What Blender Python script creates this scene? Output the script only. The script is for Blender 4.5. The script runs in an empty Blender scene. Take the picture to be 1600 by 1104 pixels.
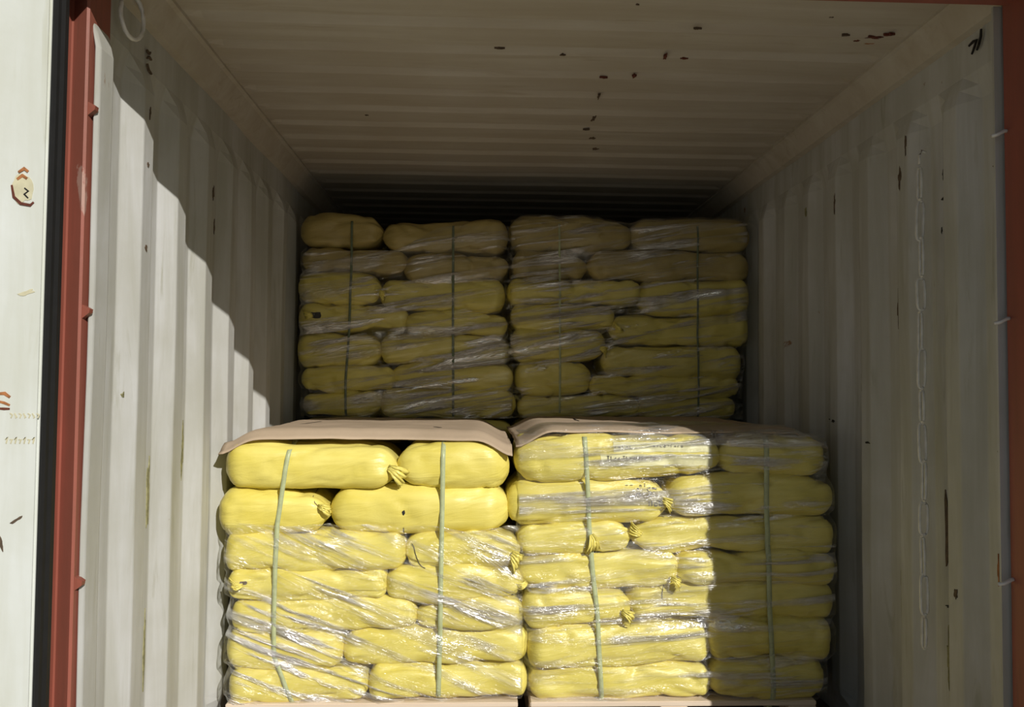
import bpy, bmesh, math, random
import numpy as np
from mathutils import Vector, Matrix, noise
from mathutils.bvhtree import BVHTree

sc = bpy.context.scene
COL = sc.collection

# ------------------------------------------------------------------ camera
CAM = (0.9571, 0.0, 1.2744)
YAW, PITCH, ROLL, FPX = 0.03805, 0.03916, 0.00816, 1301.8
fw = Vector((math.sin(YAW) * math.cos(PITCH), math.cos(YAW) * math.cos(PITCH), math.sin(PITCH)))
rt = Vector((math.cos(YAW), -math.sin(YAW), 0))
up = rt.cross(fw)
r2 = rt * math.cos(ROLL) + up * math.sin(ROLL)
u2 = -rt * math.sin(ROLL) + up * math.cos(ROLL)
cd = bpy.data.cameras.new('camera')
cam = bpy.data.objects.new('camera', cd)
COL.objects.link(cam)
M = Matrix(((r2.x, u2.x, -fw.x, CAM[0]), (r2.y, u2.y, -fw.y, CAM[1]), (r2.z, u2.z, -fw.z, CAM[2]), (0, 0, 0, 1)))
cam.matrix_world = M
cd.sensor_width = 36
cd.lens = FPX / 1600 * 36
cd.clip_start = 0.02
sc.camera = cam

# ------------------------------------------------------------------ light
sc.view_settings.view_transform = 'Standard'
sc.view_settings.look = 'None'
sc.view_settings.gamma = 1
sc.view_settings.use_curve_mapping = False
sc.view_settings.exposure = 0.04

w = bpy.data.worlds.new('sky')
sc.world = w
w.use_nodes = True
nt = w.node_tree
bg = nt.nodes['Background']
sky = nt.nodes.new('ShaderNodeTexSky')
sky.sky_type = 'HOSEK_WILKIE'
sky.turbidity = 4.0
sky.ground_albedo = 0.35
SUN = Vector((-0.50, 1.0, -0.583)).normalized()
sky.sun_direction = -SUN
nt.links.new(sky.outputs[0], bg.inputs[0])
bg.inputs[1].default_value = 0.86
sd = bpy.data.lights.new('sun', 'SUN')
sd.energy = 3.75
sd.angle = 0.009
sd.color = (1.0, 0.965, 0.915)
sun = bpy.data.objects.new('sun', sd)
COL.objects.link(sun)
sun.rotation_euler = SUN.to_track_quat('-Z', 'Y').to_euler()
sun.location = (4, -4, 6)

# ------------------------------------------------------------------ helpers
def tag(o, label=None, cat=None, group=None, kind=None):
    if label: o['label'] = label
    if cat: o['category'] = cat
    if group: o['group'] = group
    if kind: o['kind'] = kind
    return o

def link(name, me, mat=None, parent=None, loc=None, smooth=False):
    if mat is not None:
        me.materials.append(mat)
    if smooth:
        me.polygons.foreach_set('use_smooth', [True] * len(me.polygons))
    o = bpy.data.objects.new(name, me)
    COL.objects.link(o)
    if loc is not None: o.location = loc
    if parent is not None: o.parent = parent
    return o

def empty(name, loc):
    o = bpy.data.objects.new(name, None)
    o.empty_display_size = 0.1
    COL.objects.link(o)
    o.location = loc
    return o

def mesh(name, vs, fs):
    me = bpy.data.meshes.new(name)
    me.from_pydata([tuple(v) for v in vs], [], fs)
    me.update()
    return me

def fix(me):
    bm = bmesh.new(); bm.from_mesh(me)
    bmesh.ops.recalc_face_normals(bm, faces=bm.faces)
    bm.to_mesh(me); bm.free()
    return me

def box_mesh(name, x0, x1, y0, y1, z0, z1, bev=0.0):
    bm = bmesh.new()
    bmesh.ops.create_cube(bm, size=1)
    for v in bm.verts:
        v.co = Vector(((x0 + x1) / 2 + v.co.x * (x1 - x0), (y0 + y1) / 2 + v.co.y * (y1 - y0), (z0 + z1) / 2 + v.co.z * (z1 - z0)))
    if bev > 0:
        bmesh.ops.bevel(bm, geom=bm.edges[:], offset=bev, segments=2, affect='EDGES')
    me = bpy.data.meshes.new(name); bm.to_mesh(me); bm.free()
    return me

def prism_z(name, pts, z0, z1):
    """vertical prism over a closed xy polygon"""
    n = len(pts)
    vs = [(x, y, z0) for x, y in pts] + [(x, y, z1) for x, y in pts]
    fs = [(i, (i + 1) % n, n + (i + 1) % n, n + i) for i in range(n)] + [tuple(range(n)), tuple(range(n, 2 * n))]
    return fix(mesh(name, vs, fs))

def tube(name, pts, r, seg=8, closed=False):
    pts = [Vector(p) for p in pts]
    n = len(pts); vs = []; fs = []
    for i, p in enumerate(pts):
        a = pts[(i - 1) % n] if (closed or i > 0) else p
        b = pts[(i + 1) % n] if (closed or i < n - 1) else p
        t = (b - a).normalized()
        ref = Vector((0, 0, 1)) if abs(t.z) < .9 else Vector((1, 0, 0))
        s = t.cross(ref).normalized(); q = t.cross(s)
        for k in range(seg):
            an = 2 * math.pi * k / seg
            vs.append(p + (s * math.cos(an) + q * math.sin(an)) * r)
    m = n if closed else n - 1
    for i in range(m):
        for k in range(seg):
            j = (i + 1) % n
            fs.append((i * seg + k, i * seg + (k + 1) % seg, j * seg + (k + 1) % seg, j * seg + k))
    if not closed:
        fs.append(tuple(range(seg))); fs.append(tuple(range((n - 1) * seg, n * seg)))
    return fix(mesh(name, vs, fs))

def smooth01(t):
    t = max(0., min(1., t)); return t * t * (3 - 2 * t)

# ------------------------------------------------------------------ materials
class NT:
    def __init__(s, name):
        s.m = bpy.data.materials.new(name); s.m.use_nodes = True
        s.t = s.m.node_tree; s.t.nodes.clear()
        s.out = s.n('ShaderNodeOutputMaterial')
    def n(s, typ, **kw):
        nd = s.t.nodes.new(typ)
        for k, v in kw.items():
            if k.startswith('i_'): nd.inputs[k[2:].replace('_', ' ')].default_value = v
            else: setattr(nd, k, v)
        return nd
    def l(s, a, b): s.t.links.new(a, b)
    def coord(s, scale=(1, 1, 1), rot=(0, 0, 0), loc=(0, 0, 0)):
        c = s.n('ShaderNodeTexCoord'); m0 = s.n('ShaderNodeMapping'); m = s.n('ShaderNodeMapping')
        m0.inputs['Rotation'].default_value = rot
        m.inputs['Scale'].default_value = scale; m.inputs['Location'].default_value = loc
        s.l(c.outputs['Object'], m0.inputs['Vector']); s.l(m0.outputs[0], m.inputs['Vector']); return m.outputs[0]
    def noise(s, vec, scale=5, detail=4, rough=.55, dist=0):
        k = s.n('ShaderNodeTexNoise'); k.inputs['Scale'].default_value = scale; k.inputs['Detail'].default_value = detail
        k.inputs['Roughness'].default_value = rough; k.inputs['Distortion'].default_value = dist
        s.l(vec, k.inputs['Vector']); return k.outputs['Fac']
    def ramp(s, fac, stops):
        r = s.n('ShaderNodeValToRGB'); e = r.color_ramp.elements
        while len(e) < len(stops): e.new(.5)
        for el, (p, c) in zip(e, stops):
            el.position = p; el.color = c if len(c) == 4 else (*c, 1)
        s.l(fac, r.inputs[0]); return r.outputs[0]
    def mix(s, fac, a, b, mode='MIX'):
        m = s.n('ShaderNodeMix', data_type='RGBA', blend_type=mode)
        for sock, v in ((m.inputs[0], fac), (m.inputs[6], a), (m.inputs[7], b)):
            if isinstance(v, (int, float)): sock.default_value = v
            elif isinstance(v, tuple): sock.default_value = v if len(v) == 4 else (*v, 1)
            else: s.l(v, sock)
        return m.outputs[2]
    def bump(s, h, strength=.3, dist=.005, normal=None):
        b = s.n('ShaderNodeBump'); b.inputs['Strength'].default_value = strength; b.inputs['Distance'].default_value = dist
        s.l(h, b.inputs['Height'])
        if normal is not None: s.l(normal, b.inputs['Normal'])
        return b.outputs[0]
    def bsdf(s, col, rough=.6, normal=None, spec=.5, metal=0, **kw):
        p = s.n('ShaderNodeBsdfPrincipled')
        if isinstance(col, tuple): p.inputs['Base Color'].default_value = (*col, 1) if len(col) == 3 else col
        else: s.l(col, p.inputs['Base Color'])
        if isinstance(rough, (int, float)): p.inputs['Roughness'].default_value = rough
        else: s.l(rough, p.inputs['Roughness'])
        p.inputs['Specular IOR Level'].default_value = spec; p.inputs['Metallic'].default_value = metal
        if normal is not None: s.l(normal, p.inputs['Normal'])
        s.l(p.outputs[0], s.out.inputs[0]); return p

def paint(name, base, grime, rust, streak=(9, 9, .9), rust_amt=.70, rough=.55):
    k = NT(name)
    c1 = k.coord(streak)
    g = k.ramp(k.noise(c1, 1.3, 6, .6, .4), [(.38, (0, 0, 0)), (.75, (1, 1, 1))])
    c2 = k.coord((1, 1, 1))
    g2 = k.ramp(k.noise(c2, 2.2, 5, .6), [(.40, (0, 0, 0)), (.8, (1, 1, 1))])
    col = k.mix(g, base, k.mix(.55, base, grime))
    col = k.mix(g2, col, k.mix(.5, base, grime))
    s2 = k.ramp(k.noise(k.coord(tuple(q * 2.2 for q in streak), loc=(5, 2, 1)), 1.1, 6, .65, .7), [(.56, (0, 0, 0)), (.68, (.62, .62, .62))])
    s3 = k.ramp(k.noise(k.coord((1, 1, 1), loc=(8, 2, 4)), 2.6, 3), [(.44, (0, 0, 0)), (.60, (1, 1, 1))])
    col = k.mix(k.mix(1., s2, s3, 'MULTIPLY'), col, k.mix(.8, base, grime))
    rs = k.ramp(k.noise(k.coord((1, 1, .6), loc=(3, 1, 7)), 7.5, 7, .65, .6), [(rust_amt, (0, 0, 0)), (rust_amt + .035, (1, 1, 1))])
    col = k.mix(rs, col, rust)
    b = k.bump(k.noise(c2, 14, 4), .25, .004)
    k.bsdf(col, rough, b, .35)
    return k.m

M_WALL = paint('aged_white_paint', (.58, .585, .57), (.27, .26, .16), (.26, .15, .08))
M_CEIL = paint('aged_cream_paint', (.56, .52, .44), (.36, .29, .19), (.25, .10, .05), streak=(.9, 9, 9), rust_amt=.80)
M_DOOR = paint('door_white_paint', (.70, .73, .70), (.45, .45, .33), (.45, .30, .18), rust_amt=.76, rough=.5)
M_RED = paint('brick_red_paint', (.35, .100, .068), (.15, .07, .045), (.42, .25, .20), streak=(14, 14, .8), rust_amt=.66, rough=.5)

def plain(name, col, rough=.6, metal=0, nscale=30, var=.12, bump=.2, spec=.4):
    k = NT(name)
    n = k.noise(k.coord(), nscale, 4)
    dark = tuple(c * (1 - var * 2) for c in col)
    k.bsdf(k.mix(k.ramp(n, [(.3, (0, 0, 0)), (.7, (1, 1, 1))]), dark, col), rough, k.bump(n, bump, .002), spec, metal)
    return k.m

M_BLACK = plain('black_rubber', (.012, .012, .012), .7)
M_CHAINM = plain('pale_steel', (.82, .81, .76), .4, .1)
M_STRAP = plain('pale_green_plastic_band', (.50, .55, .30), .35, nscale=60, var=.1)
M_STRAPD = plain('dark_green_plastic_band', (.16, .20, .12), .4, nscale=60, var=.1)
M_PEN = plain('black_marker_ink', (.012, .010, .010), .6)
M_INK = plain('faded_print_ink', (.10, .09, .07), .6)
M_RUST = plain('dark_rust', (.17, .045, .025), .85, nscale=60, var=.3)
M_RUSTO = plain('orange_rust', (.50, .20, .07), .8, nscale=60, var=.3)
M_SCUFF = plain('brown_scuff', (.16, .11, .07), .8, nscale=50, var=.3)
M_OLIVE = plain('olive_stain', (.38, .36, .18), .8, nscale=50, var=.3)
M_STICK = plain('yellowed_sticker', (.66, .62, .42), .6, nscale=40)
M_CARD = None
k = NT('brown_cardboard')
n1 = k.noise(k.coord((1, 1, 1)), 5, 5, .6)
n2 = k.noise(k.coord((120, 6, 6)), 1, 3)
col = k.mix(k.ramp(n1, [(.3, (0, 0, 0)), (.7, (1, 1, 1))]), (.44, .34, .235), (.53, .41, .29))
k.bsdf(col, .75, k.bump(n2, .15, .003), .2)
M_CARD = k.m
k = NT('raw_pallet_wood')
n1 = k.noise(k.coord((3, 40, 40)), 1.5, 6, .6, .5)
k.bsdf(k.mix(n1, (.80, .68, .54), (.60, .48, .36)), .8, k.bump(n1, .4, .003), .2)
M_WOOD = k.m
k = NT('plywood_floor')
n1 = k.noise(k.coord((2, 20, 1)), 3, 6, .6, .5)
k.bsdf(k.mix(n1, (.20, .13, .08), (.11, .07, .045)), .75, k.bump(n1, .3, .003), .2)
M_FLOOR = k.m
k = NT('dusty_concrete')
n1 = k.noise(k.coord(), 2, 8, .6)
k.bsdf(k.mix(n1, (.32, .31, .285), (.42, .405, .375)), .9, k.bump(n1, .3, .01), .1)
M_GROUND = k.m

def bag_mat(name, c_a, c_b, rough=.36):
    """yellow laminated woven sack: faint tape weave, long creases, slight blotches"""
    k = NT(name)
    lo = k.noise(k.coord((1, 1, 1)), 4.5, 4, .6)
    streak = k.noise(k.coord((.8, 4, 13)), 2.0, 4, .6, .3)
    c = k.mix(k.ramp(lo, [(.35, (0, 0, 0)), (.7, (1, 1, 1))]), c_a, c_b)
    c = k.mix(k.ramp(streak, [(.45, (0, 0, 0)), (.75, (.55, .55, .55))]), c, tuple(min(1, x * 1.12 + .03) for x in c_b))
    wv = k.n('ShaderNodeTexWave', wave_type='BANDS', bands_direction='X'); wv.inputs['Scale'].default_value = 90
    k.l(k.coord(), wv.inputs['Vector'])
    b1 = k.bump(wv.outputs['Fac'], .05, .001)
    cr = k.noise(k.coord((1.6, 6, 9), rot=(0, .16, 0)), 2.2, 5, .6, 1.2)
    b2 = k.bump(cr, .38, .012, b1)
    k.bsdf(c, rough, b2, .5)
    return k.m

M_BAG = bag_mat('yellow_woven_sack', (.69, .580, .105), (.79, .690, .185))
M_BAG_SHADE = bag_mat('shaded_ochre_woven_sack', (.40, .31, .10), (.47, .37, .13))  # ochre sack colour, darkened: shade on the top rear layers is painted in

def film_mat(name, rot, amount=.34, milky=.16):
    k = NT(name)
    v1 = k.coord((.9, 2.5, 11), rot=(0, rot, 0))
    v2 = k.coord((2.5, 5, 34), rot=(0, rot * .6, 0), loc=(2, 0, 5))
    v3 = k.coord((2.2, 2.2, 3.0), loc=(9, 1, 3))
    n1 = k.noise(v1, 1.5, 6, .62, 1.1); n2 = k.noise(v2, 1.0, 4, .6, .3); n3 = k.noise(v3, 1.2, 3)
    b = k.bump(n2, .6, .006, k.bump(n1, 1.0, .055))
    tr = k.n('ShaderNodeBsdfTransparent'); tr.inputs[0].default_value = (.985, .99, .98, 1)
    gl = k.n('ShaderNodeBsdfGlossy'); gl.inputs['Roughness'].default_value = .21; gl.inputs['Color'].default_value = (.95, .95, .95, 1)
    k.l(b, gl.inputs['Normal'])
    df = k.n('ShaderNodeBsdfDiffuse'); df.inputs['Color'].default_value = (.90, .90, .88, 1); k.l(b, df.inputs['Normal'])
    lw = k.n('ShaderNodeLayerWeight'); pw = k.n('ShaderNodeMath', operation='POWER'); k.l(lw.outputs['Facing'], pw.inputs[0]); pw.inputs[1].default_value = 4.0
    fr = k.n('ShaderNodeMath', operation='MULTIPLY_ADD'); k.l(pw.outputs[0], fr.inputs[0]); fr.inputs[1].default_value = .6; fr.inputs[2].default_value = .05
    # where the film is bunched in creases it is several layers thick: shinier and milky
    crease = k.ramp(n1, [(.49, (.05, .05, .05)), (.59, (1, 1, 1))])
    zone = k.ramp(n3, [(.42, (.22, .22, .22)), (.58, (1, 1, 1))])
    a1 = k.n('ShaderNodeMath', operation='MULTIPLY'); k.l(crease, a1.inputs[0]); k.l(zone, a1.inputs[1])
    a2 = k.n('ShaderNodeMath', operation='MULTIPLY'); k.l(a1.outputs[0], a2.inputs[0]); a2.inputs[1].default_value = amount
    a3 = k.n('ShaderNodeMath', operation='ADD', use_clamp=True); k.l(a2.outputs[0], a3.inputs[0]); k.l(fr.outputs[0], a3.inputs[1])
    a4 = k.n('ShaderNodeMath', operation='MULTIPLY'); k.l(a1.outputs[0], a4.inputs[0]); a4.inputs[1].default_value = milky
    m1 = k.n('ShaderNodeMixShader'); k.l(a4.outputs[0], m1.inputs[0]); k.l(tr.outputs[0], m1.inputs[1]); k.l(df.outputs[0], m1.inputs[2])
    m2 = k.n('ShaderNodeMixShader'); k.l(a3.outputs[0], m2.inputs[0]); k.l(m1.outputs[0], m2.inputs[1]); k.l(gl.outputs[0], m2.inputs[2])
    k.l(m2.outputs[0], k.out.inputs[0])
    return k.m

# ------------------------------------------------------------------ the container
W, H, Y0, Y1 = 2.35, 2.39, 2.12, 8.02
PER, AMP = 0.278, 0.040
def prof(y):
    """1 on the inward face, 0 in the outward recess"""
    t = ((y - 2.37) % PER)
    if t < .070: return 1.
    if t < .138: return 1 - (t - .070) / .068
    if t < .210: return 0.
    return (t - .210) / .068
ys = [Y0 - .04]
kk = -2
while True:
    base = 2.37 + kk * PER
    if base > Y1: break
    for d in (0, .003, .067, .070, .073, .135, .138, .141, .207, .210, .213, .275):
        y = base + d
        if Y0 - .04 < y < Y1: ys.append(y)
    kk += 1
ys.append(Y1)
def sprof(y):
    return (prof(y - .003) + prof(y) + prof(y + .003)) / 3
zs = [-.02, .03, .06, .10, .13] + [.3 + .2 * i for i in range(9)] + [2.06, 2.11, 2.15, 2.19, 2.24, 2.30, 2.40]
def zf(z):
    return smooth01((z - .04) / .08) * smooth01((2.20 - z) / .09)
def wall(name, x, sgn):
    vs = []; fs = []
    for z in zs:
        for y in ys:
            # blend between corrugation and the flat welded edge strip
            p = sprof(y) * zf(z) + .45 * (1 - zf(z))
            dent = .006 * noise.noise(Vector((y * 2.1, z * 1.3, x + 3)))
            vs.append((x - sgn * (AMP * (1 - p) + dent), y, z))
    n = len(ys)
    for j in range(len(zs) - 1):
        for i in range(n - 1):
            f = (j * n + i, j * n + i + 1, (j + 1) * n + i + 1, (j + 1) * n + i)
            fs.append(f if sgn < 0 else f[::-1])
    o = link(name, mesh(name, vs, fs), M_WALL)
    s = o.modifiers.new('thick', 'SOLIDIFY'); s.thickness = .003; s.offset = 0
    return tag(o, kind='structure')
wl = wall('wall_left', 0., 1)
wr = wall('wall_right', W, -1)
tag(link('wall_back', box_mesh('wall_back', -.04, W + .04, Y1, Y1 + .04, -.02, H + .03), M_WALL), kind='structure')
tag(link('floor', box_mesh('floor', -.04, W + .04, Y0 - .17, Y1, -.03, 0), M_FLOOR), kind='structure')
tag(link('ground', box_mesh('ground', -9, 11, -14, 14, -.20, -.16), M_GROUND), kind='structure')
# roof sheet: shallow pressed ribs running across
cy = [Y0 - .16, 2.3]
y = 2.4856
while y < Y1 - .1:
    cy += [y - .012, y - .004, y, y + .022, y + .030, y + .062, y + .072]
    y += .2035
cy.append(Y1 + .03)
def cprof(y):
    t = (y - 2.4856) % .2035
    if y < 2.47: return 0.
    if t < .022: return smooth01(t / .022)
    if t < .038: return 1.
    if t < .072: return 1 - smooth01((t - .038) / .034)
    return 0.
cx = [-.04, .0, .055, .10, .5, .9, 1.3, 1.7, 2.1, 2.24, 2.29, W, W + .04]
vs = []; fs = []
for x in cx:
    e = smooth01((x - .05) / .06) * smooth01((2.29 - x) / .06)
    for y in cy:
        vs.append((x, y, H + .017 * cprof(y) * e + .004 * noise.noise(Vector((x * 2, y * 1.5, 5)))))
n = len(cy)
for j in range(len(cx) - 1):
    for i in range(n - 1):
        fs.append((j * n + i, j * n + i + 1, (j + 1) * n + i + 1, (j + 1) * n + i))
ceil = link('ceiling', mesh('ceiling', vs, fs), M_CEIL)
s = ceil.modifiers.new('thick', 'SOLIDIFY'); s.thickness = .003; s.offset = 0
tag(ceil, kind='structure')
# top side rails (trim_1, trim_2): a chamfered strip between wall and roof
for nm, xa, sg in (('trim_1', 0., 1), ('trim_2', W, -1)):
    pts = [(xa - sg * .03, 2.40), (xa - sg * .03, 2.30), (xa + sg * .004, 2.305), (xa + sg * .012, 2.318), (xa + sg * .045, 2.372), (xa + sg * .058, 2.378), (xa + sg * .058, 2.40)]
    n = len(pts)
    vv = [(x, Y0 - .02, z) for x, z in pts] + [(x, Y1, z) for x, z in pts]
    ff = [(i, (i + 1) % n, n + (i + 1) % n, n + i) for i in range(n)] + [tuple(range(n)), tuple(range(n, 2 * n))]
    tag(link(nm, fix(mesh(nm, vv, ff)), M_CEIL), kind='structure')
# door frame: red corner posts, header, sill
post_l = tag(link('trim_3', prism_z('post', [(-.16, 2.17), (-.16, 2.064), (-.152, 2.056), (-.080, 2.056), (-.075, 2.060), (-.073, 2.094), (-.068, 2.094), (-.020, 2.058), (-.014, 2.062), (-.012, 2.17)], -.16, 2.45), M_RED), kind='structure')
post_r = tag(link('trim_4', prism_z('post', [(2.338, 2.13), (2.338, 1.998), (2.344, 1.992), (2.46, 1.992), (2.46, 2.13)], -.16, 2.45), M_RED), kind='structure')
head = tag(link('trim_5', box_mesh('header', -.155, 2.455, 1.90, 2.115, 2.288, 2.46, .006), M_RED), kind='structure')
tag(link('trim_6', box_mesh('sill', -.10, 2.45, 1.97, 2.13, -.16, -.001, .004), M_RED), kind='structure')
# pale weather flange just inside the right post, with its lashing bars
tag(link('trim_7', prism_z('flange', [(2.320, 2.150), (2.320, 2.142), (2.362, 2.142), (2.362, 2.152), (2.326, 2.152)], 0, 2.30), M_WALL), kind='structure')

# lashing lugs welded to the left post, lashing bars on the right one
def lug(x, y, z, nm='lashing_lug'):
    vs = [(x - .012, y - .008, z + .020), (x - .012, y - .008, z - .026), (x + .018, y - .014, z + .004), (x + .016, y - .014, z - .006),
          (x - .012, y + .012, z + .020), (x - .012, y + .012, z - .026), (x + .018, y + .004, z + .004), (x + .016, y + .004, z - .006)]
    fs = [(0, 1, 3, 2), (4, 6, 7, 5), (0, 2, 6, 4), (1, 5, 7, 3), (2, 3, 7, 6), (0, 4, 5, 1)]
    return link(nm, fix(mesh(nm, vs, fs)), M_RED, post_l)
for z in (1.951, 1.45, .793): lug(-.012, 2.075, z)
for z in (1.95, 1.455, .780):
    link('lashing_bar', tube('lashing_bar', [(2.300, 2.125, z - .006), (2.312, 2.120, z - .004), (2.330, 2.118, z + .006), (2.348, 2.125, z + .008)], .005), M_CHAINM, wr, smooth=True)
# ring near the top of the left wall
pts = [(.012 + .012 * math.cos(a), 2.245 + .045 * math.cos(a), 2.26 + .06 * math.sin(a)) for a in [2 * math.pi * i / 20 for i in range(20)]]
link('lashing_ring', tube('lashing_ring', pts, .006, 8, True), M_CHAINM, wl, smooth=True)

# doors folded back on either side
def door(name, xa, xb, gask):
    lo, hi = min(xa, xb), max(xa, xb)
    px = [lo, lo + .02, lo + .06, lo + .08]
    o = tag(link(name, box_mesh(name, lo, hi, 1.93, 1.98, -.05, 2.42, .005), M_DOOR), kind='structure')
    # raised vertical pressings
    for c in (hi - .17, hi - .42, hi - .70, hi - .98) if xa < 0 else (lo + .2, lo + .48, lo + .76, lo + 1.0):
        link('pressing', prism_z('pressing', [(c - .030, 1.931), (c - .012, 1.918), (c + .012, 1.918), (c + .030, 1.931)], .05, 2.33), M_DOOR, o)
    link('gasket', prism_z('gasket', gask, -.05, 2.42), M_BLACK, o)
    return o
dl = door('door_1', -1.19, -.040, [(-.041, 1.938), (-.034, 1.936), (-.030, 1.944), (-.029, 1.955), (-.024, 1.965), (-.026, 1.985), (-.034, 2.0), (-.060, 2.0), (-.060, 1.979), (-.041, 1.979)])
dr = door('door_2', 2.40, 3.55, [(2.401, 1.938), (2.394, 1.936), (2.390, 1.944), (2.386, 1.965), (2.394, 2.0), (2.42, 2.0), (2.42, 1.979), (2.401, 1.979)])

# ------------------------------------------------------------------ marks on the paint
def blob(name, plane, u, v, ru, rv, mat, parent, seed=0, ang=0., off=0., th=.0012, rag=.35, n=22):
    """small ragged patch lying on a plane: ('x',x0,sign) / ('z',z0,-1) / ('y',y0,-1)"""
    ax, p0, sg = plane
    ring = []
    for i in range(n):
        a = 2 * math.pi * i / n
        r = 1 + rag * noise.noise(Vector((math.cos(a) * 1.7, math.sin(a) * 1.7, seed * 3.1)))*2
        du, dv = ru * r * math.cos(a), rv * r * math.sin(a)
        ring.append((u + du * math.cos(ang) - dv * math.sin(ang), v + du * math.sin(ang) + dv * math.cos(ang)))
    def P(a, b, d):
        q = p0 + sg * d
        return (q, a, b) if ax == 'x' else ((a, b, q) if ax == 'z' else (a, q, b))
    vs = [P(a, b, off) for a, b in ring] + [P(a, b, off + th) for a, b in ring]
    fs = [(i, (i + 1) % n, n + (i + 1) % n, n + i) for i in range(n)] + [tuple(range(n)), tuple(range(n, 2 * n))]
    return link(name, fix(mesh(name, vs, fs)), mat, parent)
def stroke(name, plane, pts, wd, mat, parent, off=0., th=.0012):
    """tapered pen stroke along pts on a plane"""
    ax, p0, sg = plane
    L = []; R = []
    n = len(pts)
    for i in range(n):
        a = Vector(pts[max(0, i - 1)]); b = Vector(pts[min(n - 1, i + 1)])
        t = (b - a).normalized(); s = Vector((-t.y, t.x)) * wd * (.35 + .65 * math.sin(math.pi * (i + .6) / (n + .2)))
        p = Vector(pts[i]); L.append(p + s); R.append(p - s)
    ring = L + R[::-1]; m = len(ring)
    def P(q, d):
        r = p0 + sg * d
        return (r, q.x, q.y) if ax == 'x' else ((q.x, q.y, r) if ax == 'z' else (q.x, r, q.y))
    vs = [P(q, off) for q in ring] + [P(q, off + th) for q in ring]
    fs = [(i, i + 1, m - 2 - i, m - 1 - i) for i in range(n - 1)]
    fs += [tuple(j + m for j in f) for f in fs]
    fs += [(i, (i + 1) % m, m + (i + 1) % m, m + i) for i in range(m)]
    return link(name, fix(mesh(name, vs, fs)), mat, parent)
PR = ('x', W, -1)
BO = AMP * .55 - .002     # flat strip sits half a corrugation back
PL = ('x', 0., 1)
OL = -.016
# black handwriting on the flat strip top right: a "7" and a stroke
stroke('pen_mark', PR, [(2.322, 2.268), (2.300, 2.272), (2.284, 2.270), (2.296, 2.252), (2.308, 2.238)], .0042, M_PEN, wr, -.013, .004)
stroke('pen_mark', PR, [(2.262, 2.292), (2.264, 2.272), (2.274, 2.252), (2.284, 2.240)], .0042, M_PEN, wr, -.013, .004)
# "1 7 1" like marks on the left strip
stroke('pen_mark', PL, [(2.408, 2.235), (2.425, 2.230), (2.432, 2.238)], .003, M_SCUFF, wl, OL, .006)
stroke('pen_mark', PL, [(2.412, 2.212), (2.425, 2.222), (2.440, 2.218)], .003, M_SCUFF, wl, OL, .006)
stroke('pen_mark', PL, [(2.412, 2.196), (2.425, 2.182), (2.444, 2.178)], .003, M_SCUFF, wl, OL, .006)
CE = ('z', H, -1)
rr = random.Random(4)
for (x, y, ru, rv, mt) in ((1.226, 2.753, .014, .006, M_SCUFF), (.479, 3.423, .011, .013, M_SCUFF), (1.01, 2.712, .018, .004, M_SCUFF), (1.622, 2.524, .015, .006, M_SCUFF),
                           (1.405, 2.371, .010, .005, M_SCUFF), (1.401, 3.145, .006, .050, M_SCUFF), (1.572, 2.749, .008, .035, M_RUST), (1.640, 2.760, .02, .006, M_RUST),
                           (1.486, 3.848, .018, .025, M_SCUFF), (1.418, 3.412, .010, .045, M_SCUFF), (1.408, 3.56, .022, .01, M_SCUFF), (1.45, 3.68, .018, .025, M_SCUFF),
                           (2.195, 2.555, .045, .010, M_RUST), (2.235, 2.535, .026, .010, M_RUST), (2.15, 2.58, .014, .010, M_RUST), (2.20, 2.60, .02, .008, M_RUSTO), (2.10, 2.545, .016, .007, M_SCUFF),
                           (1.39, 2.95, .018, .008, M_RUST), (1.50, 2.93, .012, .02, M_RUST), (2.0, 2.42, .01, .006, M_SCUFF)):
    blob('scuff', CE, x, y, ru * .62, rv * .62, mt, ceil, seed=rr.random() * 50, off=-.003, th=.0065, rag=.55)
def recx(y): return AMP * (1 - sprof(y))
def wmark(side, y, z, ry, rz, mt, seed, ang=0.):
    d = recx(y) if zf(z) > .5 else AMP * .55
    pl = PL if side == 'L' else PR
    blob('scuff', pl, y, z, ry * .6, rz * .7, mt, wl if side == 'L' else wr, seed, ang, off=-d - .004, th=.0075, rag=.5)
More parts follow.
